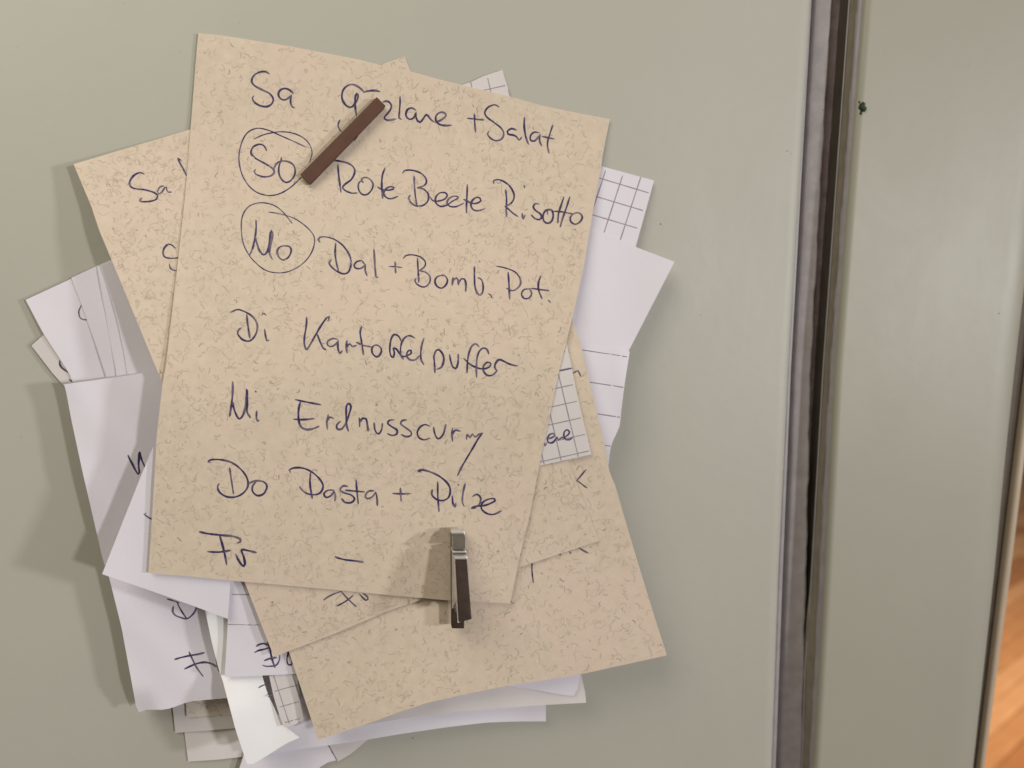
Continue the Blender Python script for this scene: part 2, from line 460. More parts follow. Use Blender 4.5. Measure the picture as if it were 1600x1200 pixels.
class Ribbon:
    """flat ink strokes lying a few hundredths of a millimetre on a sheet"""
    def __init__(s, base=0.00004, mod=40): s.mod = mod; s.v = []; s.f = []; s.c = []; s.k = 0; s.base = base
    def add(s, sh, pts, width, col, rnd=None, taper=0.55, jitter=0.0, clip=None):
        if clip is not None: pass
        n = len(pts)
        if n < 2: return
        eps0 = s.base+(s.k % s.mod)*0.0000008; s.k += 1
        k0 = len(s.v)
        ph = rnd.uniform(0, 6) if rnd else 0
        for i, p in enumerate(pts):
            a = pts[max(0, i-1)]; b = pts[min(n-1, i+1)]
            dx, dy = b[0]-a[0], b[1]-a[1]; l = math.hypot(dx, dy) or 1
            nx, ny = -dy/l, dx/l
            wd = width/2*(1+jitter*math.sin(ph+i*0.9)+jitter*0.7*math.sin(ph*2+i*0.37))
            if i == 0 or i == n-1: wd *= taper
            e = sh.h(p[0], p[1])+eps0+i*0.00000025
            s.v.append(P(p[0]+nx*wd, p[1]+ny*wd, e)); s.v.append(P(p[0]-nx*wd, p[1]-ny*wd, e))
            cc = col
            if rnd and jitter:      # pen pressure: the ball skips and the ink thins here and there
                pz = max(0.0, math.sin(ph+i*0.21)*math.sin(ph*3+i*0.083)-0.25)*0.42+max(0.0, math.sin(ph*5+i*1.9)-0.7)*0.35
                cc = tuple(c*(1-pz)+q*pz for c, q in zip(col, (0.42, 0.34, 0.34)))
                if i > n-5 or i < 2: cc = tuple(c*0.8+q*0.2 for c, q in zip(cc, (0.42, 0.34, 0.34)))
            s.c += [cc, cc]
        for i in range(n-1):
            q = k0+2*i
            s.f.append((q, q+1, q+3, q+2))
    def build(s, name, parent, material=None, kind=None):
        o = mesh(name, s.v, s.f, material or M_ink, parent, False, s.c)
        if kind: o['kind'] = kind
        return o
INK = (0.036, 0.026, 0.10)
rnd_ink = random.Random(21)
def Z(ox, oy, s):
    return lambda L: [(ox+x/s, oy+y/s) for x, y in L]
def word(sh, parent, frame, strokes, width=3.3, col=INK, name='handwritten_word'):
    rb = Ribbon()
    for st in strokes:
        p = catmull(frame(st))
        rb.add(sh, p, 0.85*width*rnd_ink.uniform(0.92, 1.08), col, rnd_ink, 0.6, 0.14)
        # rounded pen-down blob at each end
        if len(p) > 2:
            for q, r in ((p[0], p[1]), (p[-1], p[-2])):
                l = math.hypot(q[0]-r[0], q[1]-r[1]) or 1; ux, uy = (q[0]-r[0])/l, (q[1]-r[1])/l
                rb.add(sh, [(q[0]-ux*0.1, q[1]-uy*0.1), (q[0]+ux*width*0.22, q[1]+uy*width*0.22)], width*0.62, col)
    return rb.build(name, parent)
def inside(poly, x, y):
    c = False; n = len(poly); j = n-1
    for i in range(n):
        xi, yi = poly[i]; xj, yj = poly[j]
        if (yi > y) != (yj > y) and x < (xj-xi)*(y-yi)/(yj-yi)+xi: c = not c
        j = i
    return c
def printed(sh, parent, lines, width=1.5, col=(0.31, 0.28, 0.34), name='printed_lines'):
    rb = Ribbon(0.00001); width *= 1.05
    rn = random.Random(9)
    for a, b in lines:
        L = math.hypot(b[0]-a[0], b[1]-a[1]); n = int(L/6)
        run = []
        for i in range(n+1):
            p = (a[0]+(b[0]-a[0])*i/n, a[1]+(b[1]-a[1])*i/n)
            if inside(sh.poly, *p): run.append(p)
            else:
                if len(run) > 1: rb.add(sh, run, width, col, rn, 1.0, 0.1)
                run = []
        if len(run) > 1: rb.add(sh, run, width, col, rn, 1.0, 0.1)
    return rb.build(name, parent, M_tone)
def grid_lines(o, u, v, nu, nv):
    L = []
    for i in range(nu[0], nu[1]+1):
        L.append(((o[0]+u[0]*i+v[0]*nv[0], o[1]+u[1]*i+v[1]*nv[0]), (o[0]+u[0]*i+v[0]*nv[1], o[1]+u[1]*i+v[1]*nv[1])))
    for j in range(nv[0], nv[1]+1):
        L.append(((o[0]+v[0]*j+u[0]*nu[0], o[1]+v[1]*j+u[1]*nu[0]), (o[0]+v[0]*j+u[0]*nu[1], o[1]+v[1]*j+u[1]*nu[1])))
    return L
def fibres(sh, parent, count, seed, skip=None):
    rn = random.Random(seed); rb = Ribbon(0.000012, 20)
    base = (0.64, 0.55, 0.44)
    for _ in range(count):
        i = rn.uniform(0, sh.nu-0.001); j = rn.uniform(0, sh.nv-0.001)
        g = sh.grid[int(j)][int(i)]; g2 = sh.grid[min(sh.nv, int(j)+1)][min(sh.nu, int(i)+1)]
        x = g[0]+(g2[0]-g[0])*(i % 1); y = g[1]+(g2[1]-g[1])*(j % 1)
        if skip and skip(x, y): continue
        dens = 0.5+0.28*math.sin(x/17.0+1.7*math.sin(y/23.0)+seed)+0.28*math.sin(y/19.0+1.3*math.sin(x/29.0))
        if rn.random() > 0.35+0.75*dens: continue
        r = rn.random()
        if r < 0.62: k = rn.uniform(0.87, 0.96); L = rn.uniform(5, 17); wd = rn.uniform(1.1, 2.2)
        elif r < 0.93: k = rn.uniform(0.76, 0.88); L = rn.uniform(5, 17); wd = rn.uniform(0.9, 1.8)
        elif r < 0.975: k = rn.uniform(0.56, 0.74); L = rn.uniform(3, 12); wd = rn.uniform(1.0, 2.0)
        else: k = rn.uniform(1.06, 1.16); L = rn.uniform(3, 9); wd = rn.uniform(1.4, 2.6)
        a = rn.uniform(0, 2*math.pi); n = 7; cur = rn.gauss(0, 0.42)
        pts = [(x, y)]
        for s in range(n):
            a += cur; cur = 0.75*cur+rn.gauss(0, 0.36)
            pts.append((pts[-1][0]+math.cos(a)*L/n, pts[-1][1]+math.sin(a)*L/n))
        warm = rn.random()
        c = (base[0]*k, base[1]*k*(0.97 if warm < .2 else 1.0), base[2]*k*(1.0 if warm < .6 else 0.94))
        if not all(inside(sh.poly, *p) for p in (pts[0], pts[3], pts[-1])): continue
        rb.add(sh, pts, wd, c, None, 0.25)
    return rb.build('paper_fibres', parent, M_tone, 'stuff')
GRP = 'notes stacked on the refrigerator door'
def note(name, label, cat, sh, top, right, bottom, left, material, rag=0.0, seed=0, step=12):
    c = P(sum(p[0] for p in (top[0], top[-1], bottom[0], bottom[-1]))/4, sum(p[1] for p in (top[0], top[-1], bottom[0], bottom[-1]))/4, sh.t)
    e = empty(name, c)
    tag(e, label, cat, GRP)
    sheet_mesh(sh, top, right, bottom, left, material, e, step, 'sheet', rag, seed)
    return e

# ---- lowest sheets, bottom of the stack
def simple(name, label, t, top, right, bottom, left, material, extra=None, rag=0.0, seed=0):
    sh = Sheet(t, extra)
    e = note(name, label, 'note', sh, top, right, bottom, left, material, rag, seed)
    return e, sh
simple('paper_note', 'plain grey-white sheet end, lowest of three steps at the bottom left', 0.6,
       [(286, 1095), (420, 1080)], [(420, 1080), (424, 1178)], [(294, 1190), (340, 1187), (384, 1182), (424, 1178)],
       [(286, 1095), (288, 1144), (294, 1190)], M_white2, seed=1)
simple('paper_note', 'plain grey-white sheet end, middle one of the three stepped ends at the bottom left', 1.1,
       [(266, 1050), (410, 1040)], [(410, 1040), (410, 1136)], [(274, 1145), (320, 1142), (365, 1138), (410, 1136)],
       [(266, 1050), (270, 1108), (274, 1145)], M_white2, seed=2)
e, sh = simple('flecked_note', 'small end of a pale flecked sheet above two stepped sheet ends, bottom left', 1.7,
       [(288, 1060), (410, 1050)], [(410, 1050), (410, 1115)], [(292, 1121), (360, 1117), (410, 1115)],
       [(288, 1060), (292, 1121)], M_pale, seed=3)
fibres(sh, e, 90, 3)
simple('paper_note', 'small triangular pale sheet tip at the very bottom, right of the dark slit', 0.8,
       [(500, 1140), (575, 1125)], [(575, 1125), (581, 1150)], [(528, 1190), (550, 1177), (581, 1150)],
       [(500, 1140), (516, 1168), (528, 1190)], M_white2, seed=4)
simple('paper_note', 'white sheet running off the bottom edge, beneath the brightest white corner', 1.4,
       [(395, 1140), (500, 1140)], [(500, 1140), (513, 1167), (525, 1188)], [(360, 1240), (440, 1236), (475, 1222), (498, 1200), (509, 1192), (525, 1188)],
       [(395, 1140), (360, 1240)], M_white, rag=0.6, seed=5)
simple('paper_note', 'long white sheet with a wavy lower edge, lowest one at the bottom right', 4.4,
       [(360, 1090), (850, 1000)], [(850, 1000), (853, 1105), (853, 1127)],
       [(398, 1180), (430, 1176), (495, 1167), (560, 1158), (625, 1147), (700, 1136), (760, 1129), (800, 1127.5), (853, 1127)],
       [(360, 1090), (398, 1180)], M_white,
       lambda x, y: 0.0022*sm((y-1085)/70)*math.sin(max(0, min(1, (x-480)/340))*math.pi), seed=6)
simple('paper_note', 'ivory sheet with a curved lower edge, under the beige card at bottom right', 7.0,
       [(512, 1010), (900, 1000)], [(900, 1000), (908, 1054), (914, 1080), (916, 1098)],
       [(512, 1144), (574, 1132), (640, 1121), (700, 1114), (745, 1109.5), (790, 1106), (850, 1101.5), (916, 1098)],
       [(512, 1010), (512, 1144)], M_white2,
       lambda x, y: 0.0026*sm((y-1050)/60)*(0.4+0.6*math.sin((x-500)/420*math.pi)) if x < 920 else 0, seed=7)
simple('paper_note', 'small white folded sheet corner peeking out at the bottom right under the beige card', 9.0,
       [(770, 1000), (900, 1000)], [(900, 1000), (906.5, 1054), (902, 1078), (897, 1087)],
       [(770, 1066), (793, 1072), (840, 1079), (880, 1086), (897, 1087)], [(770, 1000), (770, 1066)], M_white, seed=8)
# ---- left side
e, sh = simple('paper_note', 'off-white sheet corner low on the left, poking out below the tilted white sheets', 1.0,
       [(49, 540), (68, 523), (130, 480)], [(130, 480), (290, 600)], [(140, 680), (290, 600)],
       [(49, 540), (82, 583), (101, 604), (140, 680)], M_white2, seed=9)
z11 = Z(30, 390, 6.154); z12 = Z(80, 560, 6.667)
word(sh, e, z11, [[(388, 1070), (393, 1110), (415, 1140), (450, 1165), (470, 1180)]], 4.0, (0.05, 0.04, 0.07))
word(sh, e, z12, [[(188, 222), (225, 240), (240, 250)]], 3.5, (0.05, 0.04, 0.07))
e, sh = simple('paper_note', 'tilted white sheet whose corner is the leftmost point of the stack', 1.6,
       [(40, 468.5), (95, 443), (150, 417.5), (205, 392)], [(205, 392), (330, 600)], [(150, 690), (330, 600)],
       [(40, 468.5), (67, 520), (108, 583), (150, 690)], M_white, seed=10)
word(sh, e, z11, [[(600, 528), (588, 555), (573, 590), (576, 630), (590, 660), (615, 672), (660, 676)]], 2.6, (0.10, 0.09, 0.14))
simple('paper_note', 'white sheet lying right on the leftmost tilted one, hiding half a letter', 2.4,
       [(111.5, 434), (150, 416), (212, 390)], [(212, 390), (340, 600)], [(190, 680), (340, 600)],
       [(111.5, 434), (126, 473), (147, 531), (165, 585), (190, 680)], M_white, seed=11)
simple('paper_note', 'narrow strip of white sheet, second from the beige card edge at the left', 3.2,
       [(152, 417), (240, 386)], [(240, 386), (350, 600)], [(205, 680), (350, 600)],
       [(152, 417), (160, 463), (176, 552), (182, 585), (205, 680)], M_white, rag=0.4, seed=12)
simple('paper_note', 'narrow strip of off-white sheet right beside the shadow of the beige Sa card', 3.9,
       [(157, 416), (245, 385)], [(245, 385), (355, 600)], [(222, 680), (355, 600)],
       [(157, 416), (166, 440), (184, 504), (194, 552), (199, 585), (222, 680)], M_white, seed=13)
# ---- large white sheet on the left
z14 = Z(160, 880, 5.333); z15 = Z(240, 1000, 5.0); z13 = Z(140, 720, 6.154)
e, sh = simple('paper_note', 'long white sheet down the left side with pen strokes M, D and Fr', 6.4,
       [(100, 600.5), (170, 591), (237, 581), (300, 575)], [(300, 575), (370, 800), (430, 1000), (470, 1082)],
       [(217, 1113), (228, 1109), (243, 1109), (258, 1109), (272, 1105), (295, 1096), (340, 1092), (385, 1088), (470, 1082)],
       [(100, 600.5), (102.5, 608), (111.5, 656), (129.5, 740), (140, 785), (161, 876), (171, 904), (190, 981), (212.5, 1103), (217, 1113)],
       M_white, lambda x, y: -0.0022*sm((250-x)/30)*sm((y-1070)/45)+0.0007*sm((y-560)/50)*sm((640-y)/60)*sm((150-x)/40), seed=14)
word(sh, e, z12, [[(800, 1008), (815, 1045), (845, 1100), (875, 1160), (905, 1205), (918, 1190), (910, 1120), (912, 1050), (918, 975), (930, 1020), (948, 1070), (975, 1130), (985, 1180)]], 3.4)
word(sh, e, z14, [[(540, 298), (590, 312), (640, 330)], [(620, 320), (640, 365), (670, 415), (703, 463)],
                  [(592, 360), (585, 400), (605, 432), (650, 452), (703, 463), (745, 435), (775, 395), (782, 360)]], 3.0)
word(sh, e, z14, [[(603, 802), (660, 785), (740, 768), (800, 758), (850, 745)], [(722, 740), (750, 800), (780, 860), (810, 905), (838, 942)],
                  [(685, 882), (740, 855), (800, 833), (860, 826), (910, 838), (950, 862)], [(948, 795), (958, 840), (970, 900)]], 3.2)
# ---- bright white sheet
e, sh = simple('paper_note', 'brightest white sheet at the bottom left, its long corner pointing straight down', 10.6,
       [(300, 860), (400, 880)], [(400, 880), (405, 1000), (410, 1058), (418, 1084), (440, 1130), (468, 1152.5)],
       [(386, 1194), (391, 1196.5), (400, 1191), (420, 1179), (434, 1170), (450, 1160), (468, 1152.5)],
       [(300, 860), (321, 955), (330, 1000), (342, 1047), (348, 1064), (368, 1140), (386, 1194)], M_lit_white,
       lambda x, y: 0.0042*sm((435-x)/85.0)*sm((y-1045)/70.0), seed=15)
word(sh, e, z15, [[(822, 372), (850, 356), (880, 346), (912, 332)]], 2.8)
# ---- small grid sheet
e, sh = simple('grid_note', 'small curled squared-paper end beside the brightest white sheet at the bottom left', 11.7,
       [(412, 1000), (462, 1000)], [(462, 1000), (465, 1060), (470, 1095), (476, 1118), (474, 1128)],
       [(444, 1137), (456, 1133), (463, 1132), (467, 1127), (474, 1128)],
       [(412, 1000), (420.5, 1057), (428, 1090), (438, 1122), (444, 1137)], M_white2,
       lambda x, y: -0.0012*sm((x-458)/20), seed=16)
printed(sh, e, grid_lines((443, 1103), (27, -7.5), (8, 24.5), (-2, 2), (-5, 3)), 1.3)
word(sh, e, z15, [[(895, 445), (912, 436), (932, 428)]], 2.6)
# ---- ruled sheet bottom left
e, sh = simple('ruled_note', 'white ruled sheet at bottom left, blue pen scribble cut off by a beige card', 12.3,
       [(361, 870), (500, 870)], [(500, 870), (525, 1050)], [(351, 1058), (400, 1056), (462, 1053), (525, 1050)],
       [(361, 870), (359, 908), (355, 990), (351, 1058)], M_white, seed=17)
printed(sh, e, [((350, 928.5), (520, 931)), ((350, 975.5), (530, 978))], 1.6)
INKB = (0.030, 0.018, 0.11)
word(sh, e, z14, [[(1283, 692), (1310, 676), (1345, 670), (1385, 682)], [(1270, 744), (1300, 728), (1345, 718), (1395, 702)],
                  [(1375, 655), (1392, 700), (1405, 760), (1420, 820), (1438, 868)], [(1350, 812), (1385, 798), (1420, 790), (1450, 786)]], 3.6, INKB)
word(sh, e, z14, [[(1335, 850), (1370, 860), (1430, 856)], [(1430, 862), (1458, 840), (1475, 805), (1478, 768)], [(1405, 790), (1425, 830), (1430, 865)],
                  [(1552, 738), (1540, 780), (1540, 825), (1555, 850), (1578, 842), (1578, 800), (1562, 765), (1550, 742)]], 2.6, INKB)
# ---- white sheet with corner at left
e, sh = simple('paper_note', 'white sheet with a sharp corner pointing left, overlapping the D stroke', 14.0,
       [(293, 566), (400, 600)], [(400, 600), (372, 760), (360, 908), (356, 967)],
       [(159.5, 897), (171, 901), (230, 921), (300, 946), (356, 967)],
       [(293, 566), (244, 687), (221, 742), (190, 820), (159.5, 897)], M_white,
       lambda x, y: 0.0012*max(0, min(1, (246-x)/86.0))**2, seed=18)
word(sh, e, z13, [[(542, 502), (524, 514), (545, 530), (570, 547), (600, 562)]], 2.6)
# ---- right side
e, sh = simple('grid_note', 'squared paper corner sticking out at the upper right of the stack', 7.5,
       [(800, 218), (862, 238), (941, 260), (1022, 282)], [(1022, 282), (994, 383), (972, 465)], [(780, 410), (972, 465)],
       [(800, 218), (780, 410)], M_white, seed=19)
printed(sh, e, grid_lines((968.5, 287.8), (26.6, 8.0), (-9.0, 27.6), (-7, 3), (-4, 8)), 1.6)
simple('paper_note', 'blank white sheet with a corner pointing right below the squared corner', 9.2,
       [(700, 285), (920, 352), (993.6, 386), (1054, 409)], [(1054, 409), (1020, 475), (984, 545), (956, 600)], [(650, 500), (956, 600)],
       [(700, 285), (650, 500)], M_white, lambda x, y: 0.0006*sm((x-960)/90), seed=20)
e, sh = simple('ruled_note', 'white ruled sheet with a torn right edge, just below the blank right corner', 10.4,
       [(760, 512), (905, 542), (960, 547), (984, 549)],
       [(984, 549), (976, 600), (970, 648), (969, 664), (963, 678), (957, 690), (953, 704), (951, 728), (930, 790)], [(700, 760), (930, 790)],
       [(760, 512), (700, 760)], M_white, lambda x, y: 0.0007*math.sin(max(0, min(1, (x-952)/34))*math.pi/2)**2-0.0009*sm((x-970)/14), seed=21)
printed(sh, e, [((760, 524), (986, 558.5)), ((740, 570), (980, 606)), ((740, 617), (975, 653)), ((740, 667), (960, 698))], 1.5, (0.26, 0.22, 0.34))
# ---- beige cards
e, sh = simple('flecked_note', 'big beige flecked card under the clip magnet, its corner pointing to the lower right', 13.6,
       [(240, 352), (500, 290), (800, 215)],
       [(800, 215), (890, 490), (906, 532), (932, 640), (946, 700), (953, 742), (959.5, 752), (987, 847), (1020, 955), (1042, 1024)],
       [(497, 1156), (540, 1142), (580, 1129), (625, 1112), (670, 1097.5), (730, 1084), (790, 1072), (910, 1053), (1042, 1024)],
       [(240, 352), (452, 1020), (497, 1156)], M_beige,
       lambda x, y: 0.0016*sm((y-1000)/140)*math.sin(max(0, min(1, (x-480)/420))*math.pi), seed=22)
ok4 = lambda x, y: not (y > 820 or x > 830 or (y > 480 and x > 800))
fibres(sh, e, 5400, 22, ok4)
z17 = Z(820, 520, 5.0); z19 = Z(780, 700, 3.333)
word(sh, e, z17, [[(372, 320), (395, 305), (415, 296), (428, 318), (438, 343)]], 2.8)
word(sh, e, z19, [[(452, 113), (425, 145), (404, 170)], [(404, 168), (430, 188), (457, 208)]], 2.8)
word(sh, e, z19, [[(171, 590), (171, 640), (178, 702)]], 2.6)
word(sh, e, z19, [[(415, 520), (440, 535), (462, 546)], [(366, 540), (374, 550)], [(314, 550), (322, 558)]], 3.0)
e, sh = simple('flecked_note', 'beige flecked card tilted behind the menu, with Sa at its upper left corner', 14.2,
       [(115, 256.5), (200, 231), (298, 202), (460, 147), (632, 88)],
       [(632, 88), (641, 110), (760, 400), (895, 739), (936, 845)],
       [(428, 1026), (450, 1018), (530, 987), (610, 953), (700, 924), (810, 887), (872, 866), (936, 845)],
       [(115, 256.5), (142.5, 322), (155, 360), (174, 405), (192.5, 450), (236, 556), (254.7, 600), (382, 909), (428, 1026)], M_beige, seed=23)
ok3 = lambda x, y: (300 < x < 780 and 130 < y < 880)
fibres(sh, e, 9000, 23, ok3)
z10 = Z(30, 180, 5.333); z9 = Z(290, 810, 5.0)
word(sh, e, z10, [[(1042, 490), (1000, 480), (955, 503), (922, 550), (922, 590), (960, 612), (1040, 622), (1115, 642), (1150, 670), (1140, 702), (1090, 718), (1040, 722), (1003, 714), (1022, 690)],
                  [(1205, 590), (1175, 598), (1152, 632), (1160, 658), (1190, 640), (1212, 605), (1225, 597), (1228, 620), (1240, 640), (1268, 640)]], 3.4)
word(sh, e, z10, [[(1350, 376), (1335, 368), (1322, 360), (1345, 410), (1370, 455), (1396, 508)]], 3.2)
word(sh, e, z10, [[(1300, 1110), (1275, 1085), (1245, 1078), (1215, 1098), (1198, 1140), (1208, 1178), (1240, 1192), (1290, 1192), (1345, 1186)]], 3.4)
word(sh, e, z11, [[(1445, 140), (1450, 172), (1478, 198), (1535, 206)]], 3.0)
word(sh, e, z9, [[(1078, 638), (1115, 612), (1160, 590), (1215, 570)], [(1215, 570), (1255, 615), (1295, 655), (1335, 690)],
                 [(1183, 684), (1230, 660), (1275, 630), (1308, 603)], [(1358, 590), (1380, 615), (1410, 640), (1426, 632), (1415, 605), (1388, 588)]], 2.9)
e, sh = simple('grid_note', 'squared-paper strip showing the word ene between the menu and the beige cards', 14.5,
       [(600, 180), (735, 128), (760, 117), (785, 109)], [(785, 109), (797, 148), (885, 534), (905, 630), (924, 710)],
       [(640, 772), (842, 728), (924, 710)], [(600, 180), (640, 772)], M_white2, rag=0.3, seed=24)
printed(sh, e, grid_lines((890, 656.8), (26.6, -6.0), (6.2, 25.9), (-8, 2), (-22, 4)), 1.4)
word(sh, e, z17, [[(146, 855), (160, 883), (168, 870)], [(172, 828), (210, 820), (236, 800), (222, 786), (195, 795), (178, 822), (182, 852), (210, 862), (240, 835), (252, 815), (262, 838), (275, 828), (292, 815), (302, 832)],
                  [(302, 818), (335, 800), (350, 775), (335, 757), (312, 770), (305, 805), (325, 835), (350, 835), (375, 815)]], 3.2, INKB)
word(sh, e, z17, [[(272, 298), (320, 288), (368, 276)]], 2.6)
# ---- the menu
MENU = dict(
 top=[(310, 51.5), (345, 55), (377, 60), (449, 71.5), (561, 93), (600, 103), (640, 111), (690, 125), (798, 151), (847.5, 165), (900, 176), (953, 186)],
 right=[(953, 186), (942, 240), (939, 263), (926, 333), (912, 417), (897, 485), (885, 534), (874, 578), (861, 640), (845, 715), (826.5, 811), (812, 870), (797, 943)],
 bottom=[(232, 895.5), (290, 900), (350, 906), (382, 909), (440, 914), (550, 924), (610, 930), (700, 938), (797, 943)],
 left=[(310, 51.5), (308, 70), (299, 186), (290, 299), (279.5, 396), (260, 565), (254, 600), (245, 680), (243, 720), (232, 895.5)])
sh = Sheet(14.85)
e = note('menu_note', 'frontmost beige flecked card with the handwritten weekly menu, held by both magnets', 'note', sh,
         MENU['top'], MENU['right'], MENU['bottom'], MENU['left'], M_beige, seed=25, step=11)
fibres(sh, e, 6400, 25)
menu = sh
z1 = Z(280, 40, 4.444); z2 = Z(600, 70, 4.444); z3 = Z(340, 240, 5.333); z4 = Z(620, 250, 5.0); z5 = Z(340, 460, 5.714)
z6 = Z(560, 480, 5.333); z7 = Z(300, 590, 5.0); z8 = Z(560, 610, 5.0); z20 = Z(420, 130, 7.06); z21 = Z(560, 60, 5.714)
Wd = lambda fr, st, wdt=3.3: word(menu, e, fr, st, wdt)
# Sa  Goezlane + Salat
Wd(z1, [[(625, 335), (600, 320), (562, 322), (520, 345), (503, 385), (525, 418), (575, 445), (625, 470), (652, 505), (645, 540), (610, 562), (560, 555), (520, 530), (508, 500), (518, 488)]])
Wd(z20, [[(272, 115), (245, 88), (210, 65), (165, 58), (120, 82), (105, 125), (125, 165), (165, 185), (210, 168), (250, 132)], [(252, 132), (240, 180), (243, 230), (262, 262), (284, 272)]])
Wd(z20, [[(1052, 98), (1000, 48), (930, 14), (865, 28), (818, 80), (806, 150), (825, 210), (870, 258), (915, 262), (950, 225), (980, 175), (985, 130), (972, 112), (958, 135), (952, 200), (955, 280), (966, 355)],
         [(1050, 102), (1075, 90), (1150, 80), (1190, 84), (1226, 92)], [(786, 405), (768, 440), (766, 480), (780, 510), (800, 532)]])
Wd(z20, [[(1262, 208), (1285, 197), (1320, 202), (1350, 238), (1345, 285), (1310, 335), (1280, 368), (1274, 390), (1305, 408), (1350, 405), (1402, 394)]])
Wd(z21, [[(372, 518), (372, 580), (366, 660), (364, 712), (385, 722)],
         [(512, 640), (475, 620), (435, 640), (425, 690), (455, 722), (495, 708), (514, 660), (514, 700), (530, 738), (552, 748), (575, 722), (605, 680), (622, 690), (645, 722), (680, 748)],
         [(690, 748), (740, 728), (782, 690), (765, 662), (725, 662), (692, 695), (695, 740), (730, 770), (780, 778), (830, 775)]])
Wd(z2, [[(580, 510), (635, 516), (692, 522)], [(628, 480), (630, 540), (636, 607)]])
Wd(z2, [[(798, 432), (770, 416), (725, 432), (700, 468), (715, 502), (765, 540), (815, 580), (832, 620), (815, 655), (778, 666), (742, 650), (720, 622), (728, 600)]])
Wd(z2, [[(920, 592), (885, 582), (856, 602), (862, 620), (900, 628), (922, 640), (938, 662), (956, 642)], [(976, 503), (974, 570), (985, 640), (1003, 690)],
        [(1078, 612), (1045, 606), (1018, 630), (1018, 662), (1045, 668), (1072, 640), (1085, 622)], [(1084, 622), (1080, 665), (1096, 702)],
        [(1172, 558), (1155, 610), (1138, 665), (1136, 705), (1146, 752)], [(1098, 636), (1140, 645), (1182, 654)]])
# circled So
Wd(z1, [[(876, 842), (800, 806), (700, 762), (620, 727), (540, 713), (470, 748), (428, 830), (415, 930), (435, 1030), (480, 1108), (540, 1158), (620, 1180), (700, 1166), (780, 1118), (850, 1050)],
        [(905, 948), (922, 885), (905, 825), (860, 778), (790, 747), (710, 737), (640, 745), (580, 760), (518, 788)]], 2.2).name = 'drawn_circle'
Wd(z1, [[(606, 868), (592, 838), (560, 824), (518, 840), (498, 882), (525, 918), (595, 958), (648, 992), (660, 1020), (635, 1044), (580, 1050), (530, 1030), (520, 1010), (530, 1000)]])
Wd(z3, [[(533, 32), (528, 60), (512, 105), (510, 160), (530, 210), (570, 242), (615, 220), (645, 165), (638, 105), (600, 72), (550, 62), (505, 72), (480, 100), (468, 135)]])
# Rote Beete Risotto
Wd(z3, [[(960, 58), (1010, 62), (1080, 78), (1130, 110), (1143, 155), (1115, 215), (1060, 258), (1042, 285), (1075, 315), (1120, 330), (1162, 328)], [(1002, 90), (1008, 170), (1018, 250), (1028, 322)],
        [(1200, 215), (1205, 232), (1215, 242), (1195, 225), (1220, 200), (1262, 208), (1295, 250), (1285, 300), (1245, 342), (1205, 340), (1175, 300), (1175, 250), (1198, 222)],
        [(1396, 120), (1375, 175), (1368, 240), (1370, 310), (1376, 372)],
        [(1335, 278), (1365, 298), (1415, 305), (1460, 298), (1470, 283), (1445, 275), (1410, 288), (1385, 320), (1390, 350), (1425, 375), (1465, 372), (1502, 355)]])
Wd(z4, [[(46, 102), (60, 84), (115, 80), (180, 100), (225, 140), (230, 180), (205, 205), (160, 217)], [(160, 218), (215, 232), (248, 275), (240, 325), (200, 358), (150, 360), (108, 330), (93, 300), (105, 274)],
        [(135, 125), (138, 200), (145, 280), (156, 356)],
        [(262, 290), (282, 318), (325, 322), (375, 305), (395, 275), (375, 255), (335, 258), (305, 290), (305, 335), (345, 364), (395, 350), (430, 325), (470, 305), (482, 290), (450, 282), (410, 300), (392, 335), (415, 362), (465, 364), (522, 338)],
        [(551, 193), (549, 270), (545, 340), (545, 412)], [(522, 308), (550, 320), (580, 338), (625, 338), (658, 318), (648, 295), (615, 295), (585, 325), (580, 360), (600, 390), (640, 396), (688, 380)]])
Wd(z4, [[(760, 184), (754, 165), (785, 153), (835, 168), (885, 208), (915, 265), (912, 310), (885, 345), (845, 362)], [(846, 362), (880, 390), (910, 418), (946, 441)], [(850, 232), (858, 310), (855, 380), (858, 442)],
        [(994, 200), (1000, 216)], [(980, 418), (984, 450), (988, 462), (1003, 430)],
        [(1110, 345), (1085, 340), (1066, 366), (1085, 395), (1118, 418), (1132, 442), (1118, 466), (1080, 458), (1050, 428)],
        [(1208, 385), (1170, 390), (1145, 425), (1148, 475), (1180, 496), (1212, 475), (1222, 425), (1205, 388), (1175, 400), (1180, 425)],
        [(1306, 290), (1285, 350), (1264, 420), (1258, 492)], [(1352, 288), (1328, 365), (1298, 450), (1277, 523)], [(1222, 400), (1290, 405), (1340, 415), (1378, 420)],
        [(1380, 418), (1356, 448), (1362, 485), (1398, 502), (1435, 480), (1450, 445), (1432, 418), (1400, 412), (1378, 424)]])
# circled Mo
Wd(z3, [[(425, 487), (520, 503), (620, 532), (700, 578), (770, 640), (806, 700), (800, 780), (760, 862), (690, 932), (600, 980), (500, 994), (400, 972), (320, 912), (260, 842), (215, 750), (198, 640), (205, 530), (250, 450), (330, 412), (420, 415), (490, 442), (555, 498), (622, 582)]], 2.1).name = 'drawn_circle'
Wd(z3, [[(320, 555), (321, 620), (312, 700), (292, 790), (266, 850)], [(312, 690), (328, 750), (350, 812), (385, 846), (415, 818), (432, 740), (440, 660), (450, 640), (458, 680), (442, 760), (432, 830), (456, 880)],
        [(552, 768), (512, 785), (495, 822), (515, 868), (552, 888), (592, 862), (614, 812), (600, 778), (550, 768)]], 3.5)
